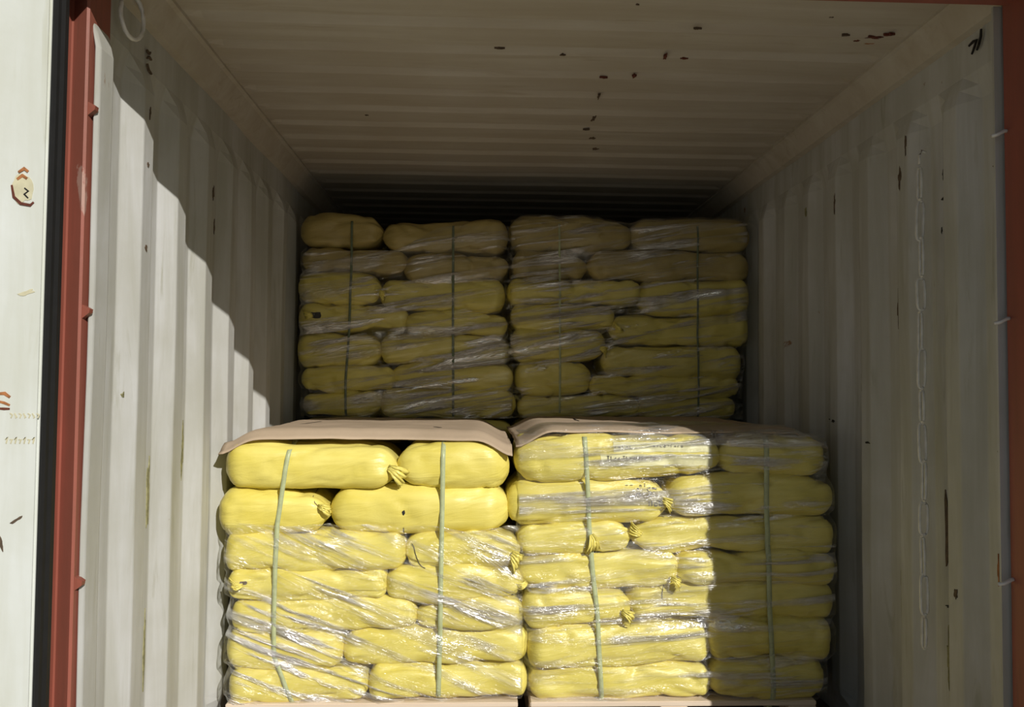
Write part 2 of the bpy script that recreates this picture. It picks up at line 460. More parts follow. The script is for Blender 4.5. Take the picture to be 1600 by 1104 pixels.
for (s, y, z, ry, rz, mt) in (('L', 2.33, 1.24, .012, .012, M_OLIVE), ('L', 2.56, .95, .018, .12, M_OLIVE), ('L', 2.84, 1.05, .018, .10, M_OLIVE), ('L', 2.56, .50, .010, .16, M_OLIVE),
                            ('L', 2.40, 1.66, .010, .01, M_SCUFF), ('L', 2.76, 2.02, .018, .05, M_SCUFF), ('L', 2.98, 1.95, .01, .03, M_SCUFF), ('L', 3.12, 1.86, .012, .03, M_SCUFF), ('L', 3.08, 1.2, .02, .05, M_OLIVE),
                            ('L', 2.405, 2.05, .008, .02, M_SCUFF), ('L', 2.40, 1.90, .01, .008, M_SCUFF),
                            ('R', 2.95, 1.083, .025, .005, M_PEN), ('R', 3.24, 1.146, .022, .006, M_PEN), ('R', 2.458, 1.854, .014, .006, M_PEN), ('R', 3.21, 2.005, .012, .05, M_SCUFF), ('R', 3.50, 2.03, .014, .03, M_OLIVE),
                            ('R', 3.36, 1.15, .022, .004, M_PEN), ('R', 2.79, 1.55, .015, .08, M_SCUFF), ('R', 2.78, .62, .015, .10, M_OLIVE), ('R', 2.51, .85, .016, .14, M_SCUFF), ('R', 2.51, .45, .018, .12, M_OLIVE),
                            ('R', 2.40, .68, .012, .02, M_SCUFF), ('R', 2.25, 1.9, .016, .008, M_SCUFF), ('R', 2.25, 1.10, .008, .02, M_SCUFF), ('R', 2.26, .78, .006, .06, M_RUSTO), ('R', 2.52, 1.77, .006, .02, M_PEN),
                            ('R', 2.47, 1.93, .006, .02, M_PEN), ('R', 2.62, .76, .014, .04, M_OLIVE), ('R', 3.05, 1.30, .012, .06, M_OLIVE), ('R', 3.07, .55, .015, .06, M_SCUFF), ('R', 2.49, .62, .020, .005, M_PEN), ('R', 2.47, .30, .022, .005, M_PEN),
                            ('R', 2.70, 1.98, .016, .05, M_SCUFF), ('R', 2.66, 2.08, .008, .04, M_SCUFF), ('R', 3.33, 1.55, .010, .05, M_SCUFF), ('R', 3.02, 1.74, .010, .06, M_SCUFF)):
    wmark(s, y, z, ry, rz, mt, rr.random() * 50)
# sticker remains and rust marks on the open door
PD = ('y', 1.93, -1)
DK = 1.93 / 2.15
def dq(u, v): return (.9571 + (u - .9571) * DK, 1.2744 + (v - 1.2744) * DK)
blob('sticker', PD, *dq(-.212, 1.765), .022, .036, M_STICK, dl, 3, rag=.2)
stroke('rust_mark', PD, [dq(*q) for q in [(-.238, 1.775), (-.232, 1.745), (-.214, 1.728), (-.190, 1.724), (-.182, 1.732)]], .0035, M_RUST, dl, .0012)
stroke('rust_mark', PD, [dq(*q) for q in [(-.196, 1.742), (-.206, 1.752), (-.196, 1.760), (-.206, 1.768)]], .0022, M_PEN, dl, .0012)
stroke('rust_mark', PD, [dq(*q) for q in [(-.225, 1.790), (-.212, 1.800), (-.200, 1.792)]], .004, M_RUSTO, dl, .0012)
stroke('rust_mark', PD, [dq(*q) for q in [(-.222, 1.808), (-.208, 1.818), (-.198, 1.810)]], .004, M_RUSTO, dl, .0012)
stroke('rust_mark', PD, [dq(*q) for q in [(-.255, 1.245), (-.240, 1.246), (-.226, 1.236)]], .004, M_RUSTO, dl)
stroke('rust_mark', PD, [dq(*q) for q in [(-.255, 1.226), (-.240, 1.222), (-.226, 1.216)]], .003, M_RUSTO, dl)
stroke('rust_mark', PD, [dq(*q) for q in [(-.255, 1.208), (-.240, 1.207), (-.226, 1.207)]], .003, M_RUST, dl)
for i in range(7):
    stroke('faded_print', PD, [dq(*q) for q in [(-.225 + .011 * i, 1.196), (-.219 + .011 * i, 1.192 - .006 * (i % 2)), (-.222 + .011 * i, 1.184)]], .0018, M_STICK, dl)
    stroke('faded_print', PD, [dq(*q) for q in [(-.235 + .011 * i, 1.130), (-.229 + .011 * i, 1.136 - .006 * (i % 2)), (-.232 + .011 * i, 1.120)]], .0020, M_STICK, dl)
blob('scuff', PD, *dq(-.238, .875), .004, .02, M_SCUFF, dl, 9, .3)
blob('scuff', PD, *dq(-.200, .93), .014, .003, M_SCUFF, dl, 11, .6)
blob('scuff', PD, *dq(-.195, 1.50), .02, .005, M_STICK, dl, 12, .3)

# chain of long pale links hanging by the right wall
def link_ring(h, wd, r):
    pts = []
    for i in range(24):
        a = 2 * math.pi * i / 24
        s, c = math.sin(a), math.cos(a)
        pts.append((0, wd * c, math.copysign(abs(s) ** .35, s) * h / 2 if s else 0))
    return tube('link', pts, r, 6, True)
chain = empty('hanging_chain', (2.332, 2.545, 1.98))
tag(chain, 'slender pale metal chain of long links hanging down the right corrugated wall', 'chain')
mA, mB = link_ring(.125, .0095, .0045), link_ring(.10, .011, .0045)
mA.materials.append(M_CHAINM); mB.materials.append(M_CHAINM)
z = -.06; i = 0
while z > -1.5:
    o = bpy.data.objects.new('link', mA if i % 3 else mB); COL.objects.link(o); o.parent = chain
    o.location = (0.002 * math.sin(i), .004 * math.sin(i * 2.1), z); o.rotation_euler = (0.03 * math.sin(i * 1.7), 0, 1.2 if i % 2 else .0)
    z -= .116; i += 1
link('hook', tube('hook', [(.022, 0, .04), (.008, 0, .045), (0, 0, .03), (0, 0, .002)], .004), M_CHAINM, chain, smooth=True)

# ------------------------------------------------------------------ pallets
def pallet(x0, x1, y0, z0, label):
    r = empty('wooden_pallet', ((x0 + x1) / 2, y0, z0))
    tag(r, label, 'pallet', None)
    w_ = x1 - x0; hw = w_ / 2; dp = 1.10
    def bd(nm, a, b, c, d, e, f): link(nm, box_mesh(nm, a, b, c, d, e, f, .003), M_WOOD, r)
    for i in range(7):
        yy = i * (dp - .10) / 6
        bd('deck_board', -hw, hw, yy, yy + .10, .112, .130)
    for xx in (-hw, -.05, hw - .10):
        bd('stringer_board', xx, xx + .10, 0.002, dp - .002, .094, .112)
        bd('base_board', xx, xx + .10, 0.002, dp - .002, 0, .018)
        for yy in (0.004, .5, dp - .104):
            bd('block', xx, xx + .10, yy, yy + .10, .018, .094)
    return r
pallet(.06, 1.105, 3.055, 0.003, 'pale wooden pallet under the left front stack of yellow sacks')
pallet(1.150, 2.20, 3.055, 0.003, 'pale wooden pallet under the right front stack of yellow sacks')

# ------------------------------------------------------------------ sacks
def warp(x, z, k):
    return .013 * noise.noise(Vector((x * 2.3, z * 3.0, k * 7.7))) + .006 * noise.noise(Vector((x * 6, z * 4.0, k * 3.3)))
def bag_mesh(w, d, h, seed, tl=0., trr=0., lump=1., rf=.46, sq=2.5, at=None):
    """plump sack lying along x. tl / trr 0..1: how much the left / right end is gathered flat"""
    rnd = random.Random(seed)
    R = rf * h
    xs = []
    for i in range(9):
        xs.append((-w / 2 + R * (1 - math.cos(math.pi / 2 * i / 8)), .46 * h * (1 - math.sin(math.pi / 2 * i / 8))))
    nm = max(8, int((w - 2 * R) / .011))
    for i in range(1, nm):
        xs.append((-w / 2 + R + (w - 2 * R) * i / nm, 0))
    for i in range(8, -1, -1):
        xs.append((w / 2 - R * (1 - math.cos(math.pi / 2 * i / 8)), .46 * h * (1 - math.sin(math.pi / 2 * i / 8))))
    so = Vector((seed * 7.31 % 91, seed * 3.77 % 57, seed * 1.9 % 33))
    bow = rnd.uniform(-.2, 1.) * .010
    vs = []; NS = None
    for (x, ins) in xs:
        el = math.exp(-max(0, x + w / 2) / .10); er = math.exp(-max(0, w / 2 - x) / .10)
        tap = 1 - .42 * tl * el - .42 * trr * er
        hz = max(.004, h / 2 * tap - ins); hy = max(.01, d / 2 - ins)
        ring = []
        cyf = -(hy - hz)
        for i in range(21):                       # front half round, bottom to top
            a = -math.pi / 2 + math.pi * i / 20
            c, s = math.cos(a), math.sin(a)
            e = 2 / sq
            ring.append((cyf - hz * abs(c) ** e, math.copysign(hz * abs(s) ** e, s), -c, s))
        for i in range(1, 13):
            t = i / 13; ring.append((cyf + t * 2 * (hy - hz), hz, 0, 1))
        for i in range(13):
            a = math.pi / 2 - math.pi * i / 12
            ring.append((-cyf + hz * math.cos(a), hz * math.sin(a), math.cos(a), math.sin(a)))
        for i in range(1, 13):
            t = i / 13; ring.append((-cyf - t * 2 * (hy - hz), -hz, 0, -1))
        NS = len(ring)
        for (y, z, ny, nz) in ring:
            p = Vector((x, y, z))
            dsp = .018 * lump * noise.noise(p * 4.2 + so) + .005 * noise.noise(p * 11 + so)
            dd = 1 - abs(noise.noise(Vector((x * 4 + z * 9, z * 9 - x * 2.2, y * 5)) + so)) * 2
            dsp -= .0085 * lump * max(0, dd - .70) / .30
            # long creases running with the sack, slightly wandering
            q = Vector((x * 2.0, y * 9 + .6 * math.sin(x * 5 + seed), z * 15 + 1.2 * math.sin(x * 4 + seed))) + so
            c1 = 1 - abs(noise.noise(q)) * 2
            dsp += -.0115 * lump * max(0, c1 - .55)
            # gathers fanning out of a gathered end
            for (g, e_) in ((tl, el), (trr, er)):
                if g > 0:
                    th = math.atan2(nz, -ny)
                    dsp += -.013 * g * e_ * abs(noise.noise(Vector((th * 2.6, x * 2.5, seed)))) * 2.2
            edge = min(1., ins / R * 1.0)
            dsp *= (1 - .6 * edge)
            wz = warp(at[0] + x, at[1] + z, at[2]) if at else 0
            vs.append((x, y + ny * dsp, z + nz * dsp - .6 * bow * (2 * x / w) ** 2 + wz))
    fs = []
    nr = len(xs)
    for j in range(nr - 1):
        for i in range(NS):
            fs.append((j * NS + i, j * NS + (i + 1) % NS, (j + 1) * NS + (i + 1) % NS, (j + 1) * NS + i))
    cl = len(vs); 
    for s_ in (-1, 1):
        vs.append((s_ * (w / 2 + .002), 0, -.6 * bow + (warp(at[0] + s_ * w / 2, at[1], at[2]) if at else 0)))
    for i in range(NS):
        fs.append((cl, (i + 1) % NS, i))
        b = (nr - 1) * NS
        fs.append((cl + 1, b + i, b + (i + 1) % NS))
    return fix(mesh('sack', vs, fs))

def ear_mesh(seed, L=.075, hgt=.07):
    """crumpled gathered sack mouth: a small pleated fan hanging forward and down"""
    rnd = random.Random(seed)
    nu, nv = 16, 8
    vs = []
    for j in range(nv):
        t = j / (nv - 1)
        for i in range(nu):
            s = i / (nu - 1) - .5
            wd = hgt * (.35 + .85 * t)
            pl = .005 * math.sin(i * 1.7 + seed) * (.4 + t) + .006 * noise.noise(Vector((i * .7, j * .8, seed)))
            vs.append((t * L * (1 + .25 * noise.noise(Vector((i * .5, seed, 0)))), -.006 - pl - .018 * math.sin(math.pi * t), s * wd - .018 * t * t + .006 * noise.noise(Vector((j, i * .4, seed)))))
    fs = [(j * nu + i, j * nu + i + 1, (j + 1) * nu + i + 1, (j + 1) * nu + i) for j in range(nv - 1) for i in range(nu - 1)]
    return mesh('tied_mouth', vs, fs)

BAGS = {
'FL': (3.05, [
   [(0.025, 0.665, 0.885, 1.066, 0, .7), (0.650, 1.072, 0.890, 1.076, .6, 0)],
   [(0.001, 0.418, 0.722, 0.900, 0, .9), (0.408, 1.073, 0.735, 0.906, .2, 0)],
   [(0.036, 0.700, 0.602, 0.740, 0, .4), (0.682, 1.115, 0.611, 0.745, .5, .9)],
   [(0.046, 0.634, 0.492, 0.616, .6, .3), (0.615, 1.126, 0.486, 0.622, .3, .8)],
   [(0.060, 0.741, 0.385, 0.505, 0, .4), (0.725, 1.131, 0.372, 0.505, .4, .6)],
   [(0.041, 0.473, 0.250, 0.396, .1, .4), (0.461, 1.144, 0.261, 0.397, .4, 0)],
   [(0.058, 0.569, 0.134, 0.261, 0, .3), (0.557, 1.140, 0.134, 0.263, .3, 0)]]),
'FR': (3.05, [
   [(1.086, 1.865, 0.932, 1.094, 0, .5), (1.848, 2.258, 0.942, 1.102, .1, 0)],
   [(1.057, 1.672, 0.765, 0.941, 0, .8), (1.657, 2.294, 0.795, 0.949, .5, .2)],
   [(1.096, 1.525, 0.660, 0.781, .5, 1.), (1.508, 2.288, 0.660, 0.798, .9, .4)],
   [(1.101, 1.706, 0.538, 0.668, .3, .4), (1.681, 2.287, 0.552, 0.670, .4, .3)],
   [(1.112, 1.525, 0.400, 0.546, .1, .8), (1.501, 2.288, 0.412, 0.560, .6, .3)],
   [(1.137, 1.826, 0.255, 0.410, 0, .4), (1.802, 2.273, 0.272, 0.424, .3, 0)],
   [(1.147, 1.826, 0.134, 0.266, 0, .4), (1.802, 2.245, 0.134, 0.283, .3, 0)]]),
'BL': (4.18, [
   [(0.035, 0.469, 1.955, 2.144, 0, .8), (0.450, 1.094, 1.937, 2.120, .7, 0)],
   [(0.051, 0.592, 1.838, 1.957, 0, .4), (0.560, 1.099, 1.806, 1.944, .3, .5)],
   [(0.034, 0.464, 1.677, 1.837, 0, .6), (0.442, 1.084, 1.650, 1.812, .5, .4)],
   [(0.037, 0.596, 1.541, 1.679, .4, .4), (0.570, 1.095, 1.525, 1.659, .4, .4)],
   [(0.033, 0.468, 1.364, 1.545, 0, .4), (0.446, 1.109, 1.380, 1.532, .3, .4)],
   [(0.058, 0.535, 1.243, 1.368, .2, .4), (0.509, 1.126, 1.250, 1.385, .3, .3)],
   [(0.067, 0.472, 1.112, 1.247, .3, .4), (0.453, 1.141, 1.112, 1.256, .3, .3)]]),
'BR': (4.18, [
   [(1.097, 1.743, 1.962, 2.152, 0, .4), (1.716, 2.351, 1.974, 2.150, .4, 0)],
   [(1.115, 1.511, 1.812, 1.963, 0, .7), (1.491, 2.341, 1.822, 1.978, .5, 0)],
   [(1.090, 1.777, 1.690, 1.820, 0, .4), (1.750, 2.344, 1.645, 1.831, .4, 0)],
   [(1.108, 1.644, 1.562, 1.698, .2, .4), (1.611, 2.340, 1.480, 1.652, .5, 0)],
   [(1.109, 1.599, 1.400, 1.568, 0, .6), (1.572, 2.299, 1.325, 1.484, .4, 0)],
   [(1.136, 1.530, 1.230, 1.406, 0, .4), (1.507, 2.282, 1.226, 1.330, .4, .4)],
   [(1.147, 1.778, 1.112, 1.235, 0, .4), (1.751, 2.265, 1.112, 1.231, .3, .4)]]),
}
STACK = {'FL': 'left front pallet', 'FR': 'right front pallet', 'BL': 'rear left stack', 'BR': 'rear right stack'}
ORD = ['topmost', 'second', 'third', 'fourth', 'fifth', 'sixth', 'seventh']
LOOK = {
 ('FL', 0, 0): 'long glossy yellow sack with gathered right end', ('FL', 0, 1): 'short plump yellow sack',
 ('FL', 1, 0): 'short rounded yellow sack bulging left', ('FL', 1, 1): 'long smooth yellow sack with dark hole',
 ('FL', 2, 0): 'creased yellow sack under wrinkled film', ('FL', 2, 1): 'yellow sack with crumpled right corner',
 ('FL', 3, 0): 'yellow sack with torn scuffed left end', ('FL', 3, 1): 'flattened yellow sack with pinched right end',
 ('FR', 0, 0): 'long sunlit yellow sack with printed label', ('FR', 0, 1): 'short shaded yellow sack with square end',
 ('FR', 1, 0): 'plump sunlit yellow sack bulging left', ('FR', 1, 1): 'long yellow sack half in sun, half in shade',
 ('FR', 2, 0): 'short crumpled yellow sack with untidy mouth', ('FR', 2, 1): 'flattened yellow sack with loose gathered left end',
 ('BL', 0, 0): 'shade-darkened ochre yellow sack with drooping end', ('BL', 0, 1): 'long shade-darkened ochre yellow sack',
 ('BR', 0, 0): 'shade-darkened ochre yellow sack under the roof', ('BR', 0, 1): 'shade-darkened ochre yellow sack nearest the right wall',
 ('BR', 1, 0): 'short shade-darkened ochre sack with dark gap', ('BR', 1, 1): 'long shade-darkened ochre sack with rounded right end',
}
bags = {k: [] for k in BAGS}
GEO = {k: [] for k in BAGS}
sd_ = 10
for st, (Yf, layers) in BAGS.items():
    for li, row in enumerate(layers):
        for bi, (xa, xb, za, zb, tl, trr) in enumerate(row):
            sd_ += 1
            w_, h_ = xb - xa, zb - za + (.012 if li > 0 else .006)
            d_ = .40 if w_ > .52 else .62
            rn = random.Random(sd_ * 5)
            me = bag_mesh(w_, d_, h_, sd_, tl, trr, .9 if (li < 2 and st == 'FL') else 1.25, *((.46, 2.7) if li < 2 else (.34, 3.1)), at=((xa + xb) / 2, (za + zb) / 2, len(bags['FL']) and 1 + list(BAGS).index(st)))
            jut = rn.uniform(-.006, .014)
            o = link('yellow_sack', me, M_BAG_SHADE if (st[0] == 'B' and li < 2) else M_BAG, None, ((xa + xb) / 2, Yf + jut + d_ / 2, (za + zb) / 2), smooth=True)
            o.rotation_euler = (0, rn.uniform(-.006, .006), rn.uniform(-.01, .01))
            side = ('left', 'right')[bi]
            lk = LOOK.get((st, li, bi), ('yellow sack' if st[0] == 'F' else 'dim film-wrapped yellow sack'))
            lay = ['top', 'second', 'third', 'fourth', 'fifth', 'sixth', 'bottom' if st[0] == 'F' else 'lowest visible'][li]
            lb = f'{lk}, {side} {lay} layer of {STACK[st]}'
            tag(o, lb, 'sack', 'stacked yellow sacks on the ' + STACK[st])
            bags[st].append(o)
# the rest of the rear loads, hidden by the front pallets
bpy.context.view_layer.update()
for st, x0 in (('BL', .05), ('BR', 1.12)):
    proto = None
    for li in range(7):
        for bi in range(2):
            w_ = .54
            if proto is None:
                proto = link('yellow_sack', bag_mesh(w_, .40, .141, 900 + len(st), 0, .3), M_BAG, smooth=True); o = proto
            else:
                o = proto.copy(); COL.objects.link(o)
            o.location = (x0 + .27 + bi * .54, 4.18 + .2, .1335 + .0705 + li * .1395)
            tag(o, f'yellow sack low in the {STACK[st]}, behind the front pallets', 'sack', 'lower sacks of the ' + STACK[st])
pallet(.06, 1.12, 4.185, 0.003, 'wooden pallet under the rear left stack, behind the front load')
pallet(1.14, 2.20, 4.185, 0.003, 'wooden pallet under the rear right stack, behind the front load')

# gathered mouths (child of the sack they close) : (stack, layer, bag, dx from bag centre, z, flip, size)
def world_bvh(objs):
    vs = []; ps = []
    for o in objs:
        mw = o.matrix_world; off = len(vs)
        vs += [mw @ v.co for v in o.data.vertices]
        ps += [tuple(off + i for i in p.vertices) for p in o.data.polygons]
    return BVHTree.FromPolygons(vs, ps)
bpy.context.view_layer.update()
BV = {k: world_bvh(v) for k, v in bags.items()}
def front_y(st, x, z, default=None):
    Yf = BAGS[st][0]
    h = BV[st].ray_cast(Vector((x, Yf - .4, z)), Vector((0, 1, 0)))
    return h[0].y if h[0] is not None and h[0].y < Yf + .3 else (default if default is not None else Yf + .12)
def child_world(name, me, mat, parent, loc, rot=(0, 0, 0), smooth=True):
    o = link(name, me, mat, None, None, smooth)
    mw = Matrix.Translation(Vector(loc)) @ Matrix.Rotation(rot[2], 4, 'Z') @ Matrix.Rotation(rot[1], 4, 'Y') @ Matrix.Rotation(rot[0], 4, 'X')
    o.parent = parent
    o.matrix_parent_inverse = parent.matrix_world.inverted()
    o.matrix_world = mw
    s = o.modifiers.new('thick', 'SOLIDIFY'); s.thickness = .0015
    return o
for (st, li, bi, x, z, ang, L, hg) in (('FL', 0, 0, .628, .975, .35, .085, .085), ('FL', 1, 0, .375, .835, .1, .055, .05), ('FL', 2, 1, 1.075, .665, .5, .055, .09), ('FL', 3, 0, .115, .555, 2.9, .05, .05),
                                       
                                       ('FR', 1, 0, 1.630, .86, .2, .055, .06), ('FR', 2, 0, 1.37, .735, 1.2, .075, .07), ('FR', 2, 1, 1.56, .735, 3.3, .06, .055),
                                       ('FR', 3, 0, 1.135, .560, 2.4, .05, .045), ('FR', 3, 0, 1.66, .580, .2, .05, .05), ('FR', 4, 0, 1.48, .46, .3, .06, .06),
                                       ('BL', 0, 1, .455, 2.01, 2.9, .05, .06), ('BL', 3, 0, .12, 1.62, 2.8, .05, .06), ('BL', 2, 0, .44, 1.74, .2, .05, .06), ('BR', 4, 0, 1.56, 1.47, .2, .05, .06), ('BR', 3, 1, 1.68, 1.56, 3.0, .05, .06)):
    par = bags[st][li * 2 + bi]
    child_world('tied_mouth', ear_mesh(int(x * 1000), L * .8, hg * .72), M_BAG, par, (x, front_y(st, x, z) - .002, z), (0, ang, 0))
# loose tie threads
def thread(st, li, bi, pts, mat, r=.0013):
    P = [(x, front_y(st, x, z) - .004, z) for x, z in pts]
    par = bags[st][li * 2 + bi]
    o = link('tie_thread', tube('tie_thread', P, r, 6), mat, None, None, True)
    o.parent = par; o.matrix_parent_inverse = par.matrix_world.inverted()
thread('FL', 2, 0, [(.715, .700), (.722, .690), (.728, .670), (.735, .650), (.742, .630), (.752, .618), (.765, .612)], M_PEN)
thread('FL', 1, 1, [(.684, .735), (.683, .745), (.684, .756)], M_PEN)
thread('FL', 1, 0, [(.34, .880), (.35, .865), (.362, .845), (.372, .836)], M_SCUFF)
thread('FR', 4, 1, [(1.637, .552), (1.637, .530), (1.635, .510), (1.636, .495)], M_PEN)
thread('FR', 4, 1, [(2.275, .590), (2.262, .570), (2.262, .545)], M_CHAINM)
# the small hole in a smooth sack, and scuffed tear
def spot(st, li, bi, x, z, rx, rz, mat, name):
    par = bags[st][li * 2 + bi]; n = 14; vs = []
    for i in range(n):
        a = 2 * math.pi * i / n; r = 1 + .4 * noise.noise(Vector((math.cos(a) * 2, math.sin(a) * 2, x * 9)))
        px, pz = x + rx * r * math.cos(a), z + rz * r * math.sin(a)
        vs.append((px, front_y(st, px, pz) - .0012, pz))
    vs.append((x, front_y(st, x, z) - .0015, z))
    me = mesh(name, vs, [(i, (i + 1) % n, n) for i in range(n)])
    o = link(name, me, mat, None); o.parent = par; o.matrix_parent_inverse = par.matrix_world.inverted()
    s = o.modifiers.new('thick', 'SOLIDIFY'); s.thickness = .0008
spot('FL', 1, 1, .684, .812, .0055, .009, M_PEN, 'hole')
spot('FL', 3, 0, .115, .560, .014, .007, M_SCUFF, 'tear')
spot('FL', 3, 0, .085, .548, .012, .005, M_SCUFF, 'tear')
spot('BL', 3, 0, .135, 1.620, .030, .016, M_PEN, 'tear')

# printed labels on sacks of the right front pallet: curved patches following the sack, with rows of faint print
def patch(st, li, bi, x0, x1, z0, z1, mat, name, off, nx=30, nz=8, rag=.0):
    par = bags[st][li * 2 + bi]; vs = []
    for j in range(nz + 1):
        for i in range(nx + 1):
            x = x0 + (x1 - x0) * i / nx; z = z0 + (z1 - z0) * j / nz
            if rag and j in (0, nz): z += rag * noise.noise(Vector((x * 25, j, 3)))
            if rag and i in (0, nx): x += rag * noise.noise(Vector((z * 40, i, 3)))
            vs.append((x, front_y(st, x, z) - off, z))
    fs = [(j * (nx + 1) + i, j * (nx + 1) + i + 1, (j + 1) * (nx + 1) + i + 1, (j + 1) * (nx + 1) + i) for j in range(nz) for i in range(nx)]
    o = link(name, mesh(name, vs, fs), mat, None, None, True)
    o.parent = par; o.matrix_parent_inverse = par.matrix_world.inverted()
    return o
M_LAB = plain('pale_yellow_label_paper', (.90, .86, .52), .4, nscale=25, var=.08)
la = patch('FR', 0, 0, 1.40, 1.822, .985, 1.028, M_LAB, 'printed_label', .0016, 40, 6, .006)
lc = patch('FR', 0, 0, 1.45, 1.815, 1.036, 1.072, M_LAB, 'printed_label', .0016, 40, 6, .004)
lf = patch('FR', 0, 0, 1.772, 1.826, .950, .985, M_BAG, 'printed_label', .0030, 10, 5, .004)
def glyph(li, x, z, kind, s, st='FR', mat=None):
    """small upright printed strokes that follow the sack surface"""
    segs = {'I': [((0, 0), (0, 1))], 'T': [((0, 1), (.7, 1)), ((.35, 1), (.35, 0))], 'L': [((0, 1), (0, 0)), ((0, 0), (.5, 0))], 'o': [((0, 0), (0, .6)), ((0, .6), (.5, .6)), ((.5, .6), (.5, 0)), ((.5, 0), (0, 0))],
            'A': [((0, 0), (.3, 1)), ((.3, 1), (.6, 0)), ((.12, .4), (.48, .4))], 'S': [((.5, 1), (0, .9)), ((0, .9), (.5, .4)), ((.5, .4), (0, 0))], 'P': [((0, 0), (0, 1)), ((0, 1), (.5, .85)), ((.5, .85), (0, .5))],
            'r': [((0, 0), (0, .6)), ((0, .5), (.4, .6))], 'n': [((0, 0), (0, .6)), ((0, .6), (.45, .5)), ((.45, .5), (.45, 0))], '-': [((0, .5), (.8, .5))]}[kind]
    out_v = []; out_f = []
    for (a, b) in segs:
        ax, az, bx, bz = x + a[0] * s, z + a[1] * s, x + b[0] * s, z + b[1] * s
        dx, dz = bx - ax, bz - az; L = math.hypot(dx, dz) or 1; t = .09 * s
        nx_, nz_ = -dz / L * t, dx / L * t
        b0 = len(out_v)
        for (px, pz) in ((ax + nx_, az + nz_), (ax - nx_, az - nz_), (bx - nx_, bz - nz_), (bx + nx_, bz + nz_)):
            out_v.append((px, front_y(st, px, pz) - .0034, pz))
        out_f.append((b0, b0 + 1, b0 + 2, b0 + 3))
    return out_v, out_f
def print_row(st, li, bi, text, x, z, s, step, name='print', mat=None):
    V = []; F = []
    for i, ch in enumerate(text):
        if ch == ' ': continue
        v, f = glyph(li, x + i * step, z, ch, s, st)
        F += [tuple(q + len(V) for q in t) for t in f]; V += v
    par = bags[st][li * 2 + bi]
    o = link(name, mesh(name, V, F), mat or M_INK, None)
    o.parent = par; o.matrix_parent_inverse = par.matrix_world.inverted()
print_row('FR', 0, 0, 'TIrrTLrnoIrTo', 1.425, 1.008, .013, .0145)
print_row('FR', 0, 0, 'nrLo-Inro', 1.60, 1.054, .010, .013)
print_row('FR', 0, 0, 'rnIoL', 1.455, 1.050, .010, .014)
print_row('FR', 1, 0, 'A SP', 1.535, .872, .030, .022)
print_row('FR', 1, 0, '-- nI', 1.50, .905, .012, .018)
print_row('FR', 1, 0, 'IIoTLnI', 1.585, .838, .018, .010)

# ------------------------------------------------------------------ cardboard sheets
def sheet(name, label, x0, x1, y0, y1, zt, seed, frontdrop, mat, notch=0):
    nx, ny = 60, 46; vs = []
    for j in range(ny + 1):
        for i in range(nx + 1):
            u = i / nx; v = j / ny
            x = x0 + (x1 - x0) * u
            yf = y0 + notch * math.sin(math.pi * min(1, max(0, (u - .15) / .85))) ** 2
            y = yf + (y1 - yf) * v
            dx = min(x - x0, x1 - x); dy = y - yf
            z = zt + .006 * noise.noise(Vector((x * 3, y * 3, seed))) + .003 * noise.noise(Vector((x * 11, y * 9, seed)))
            z -= .055 * (1 - smooth01(dx / .16)) ** 1.6
            z -= frontdrop * (1 - smooth01(dy / .09)) ** 1.5
            vs.append((x, y, z))
    fs = [(j * (nx + 1) + i, j * (nx + 1) + i + 1, (j + 1) * (nx + 1) + i + 1, (j + 1) * (nx + 1) + i) for j in range(ny) for i in range(nx)]
    o = link(name, mesh(name, vs, fs), mat, None, None, True)
    s = o.modifiers.new('thick', 'SOLIDIFY'); s.thickness = .004; s.offset = 1
    return tag(o, label, 'cardboard')
cl_ = sheet('cardboard_sheet', 'tan cardboard sheet with rounded corners lying on the left front stack', .015, 1.078, 3.060, 4.155, 1.108, 2, .034, M_CARD, .050)
cr_ = sheet('cardboard_sheet', 'tan cardboard sheet lying on the right front stack, partly sunlit', 1.092, 2.262, 3.085, 4.155, 1.122, 7, .018, M_CARD, .03)
def topz(o, x, y):
    h = BVC[o.name].ray_cast(Vector((x, y, 1.6)), Vector((0, 0, -1))); return h[0].z if h[0] else 1.10
bpy.context.view_layer.update()
BVC = {o.name: world_bvh([o]) for o in (cl_, cr_)}
def slit(o, pts, wd):
    V = []; n = len(pts)
    for i, (x, y) in enumerate(pts):
        a = Vector(pts[max(0, i - 1)]); b = Vector(pts[min(n - 1, i + 1)]); t = (b - a).normalized()
        s = Vector((-t.y, t.x)) * wd * (.4 + .6 * math.sin(math.pi * (i + .5) / n))
        for sg in (1, -1):
            V.append((x + sg * s.x, y + sg * s.y, topz(o, x + sg * s.x, y + sg * s.y) + .0055))
    m = link('marker_stroke', mesh('marker_stroke', V, [(2 * i, 2 * i + 1, 2 * i + 3, 2 * i + 2) for i in range(n - 1)]), M_PEN, o)
slit(cl_, [(.225, 3.44), (.235, 3.50), (.250, 3.58), (.268, 3.68)], .0045)
slit(cl_, [(.775, 3.30), (.785, 3.305), (.797, 3.30), (.808, 3.303)], .008)
slit(cr_, [(1.385, 3.58), (1.388, 3.68), (1.392, 3.80), (1.398, 3.92)], .0045)

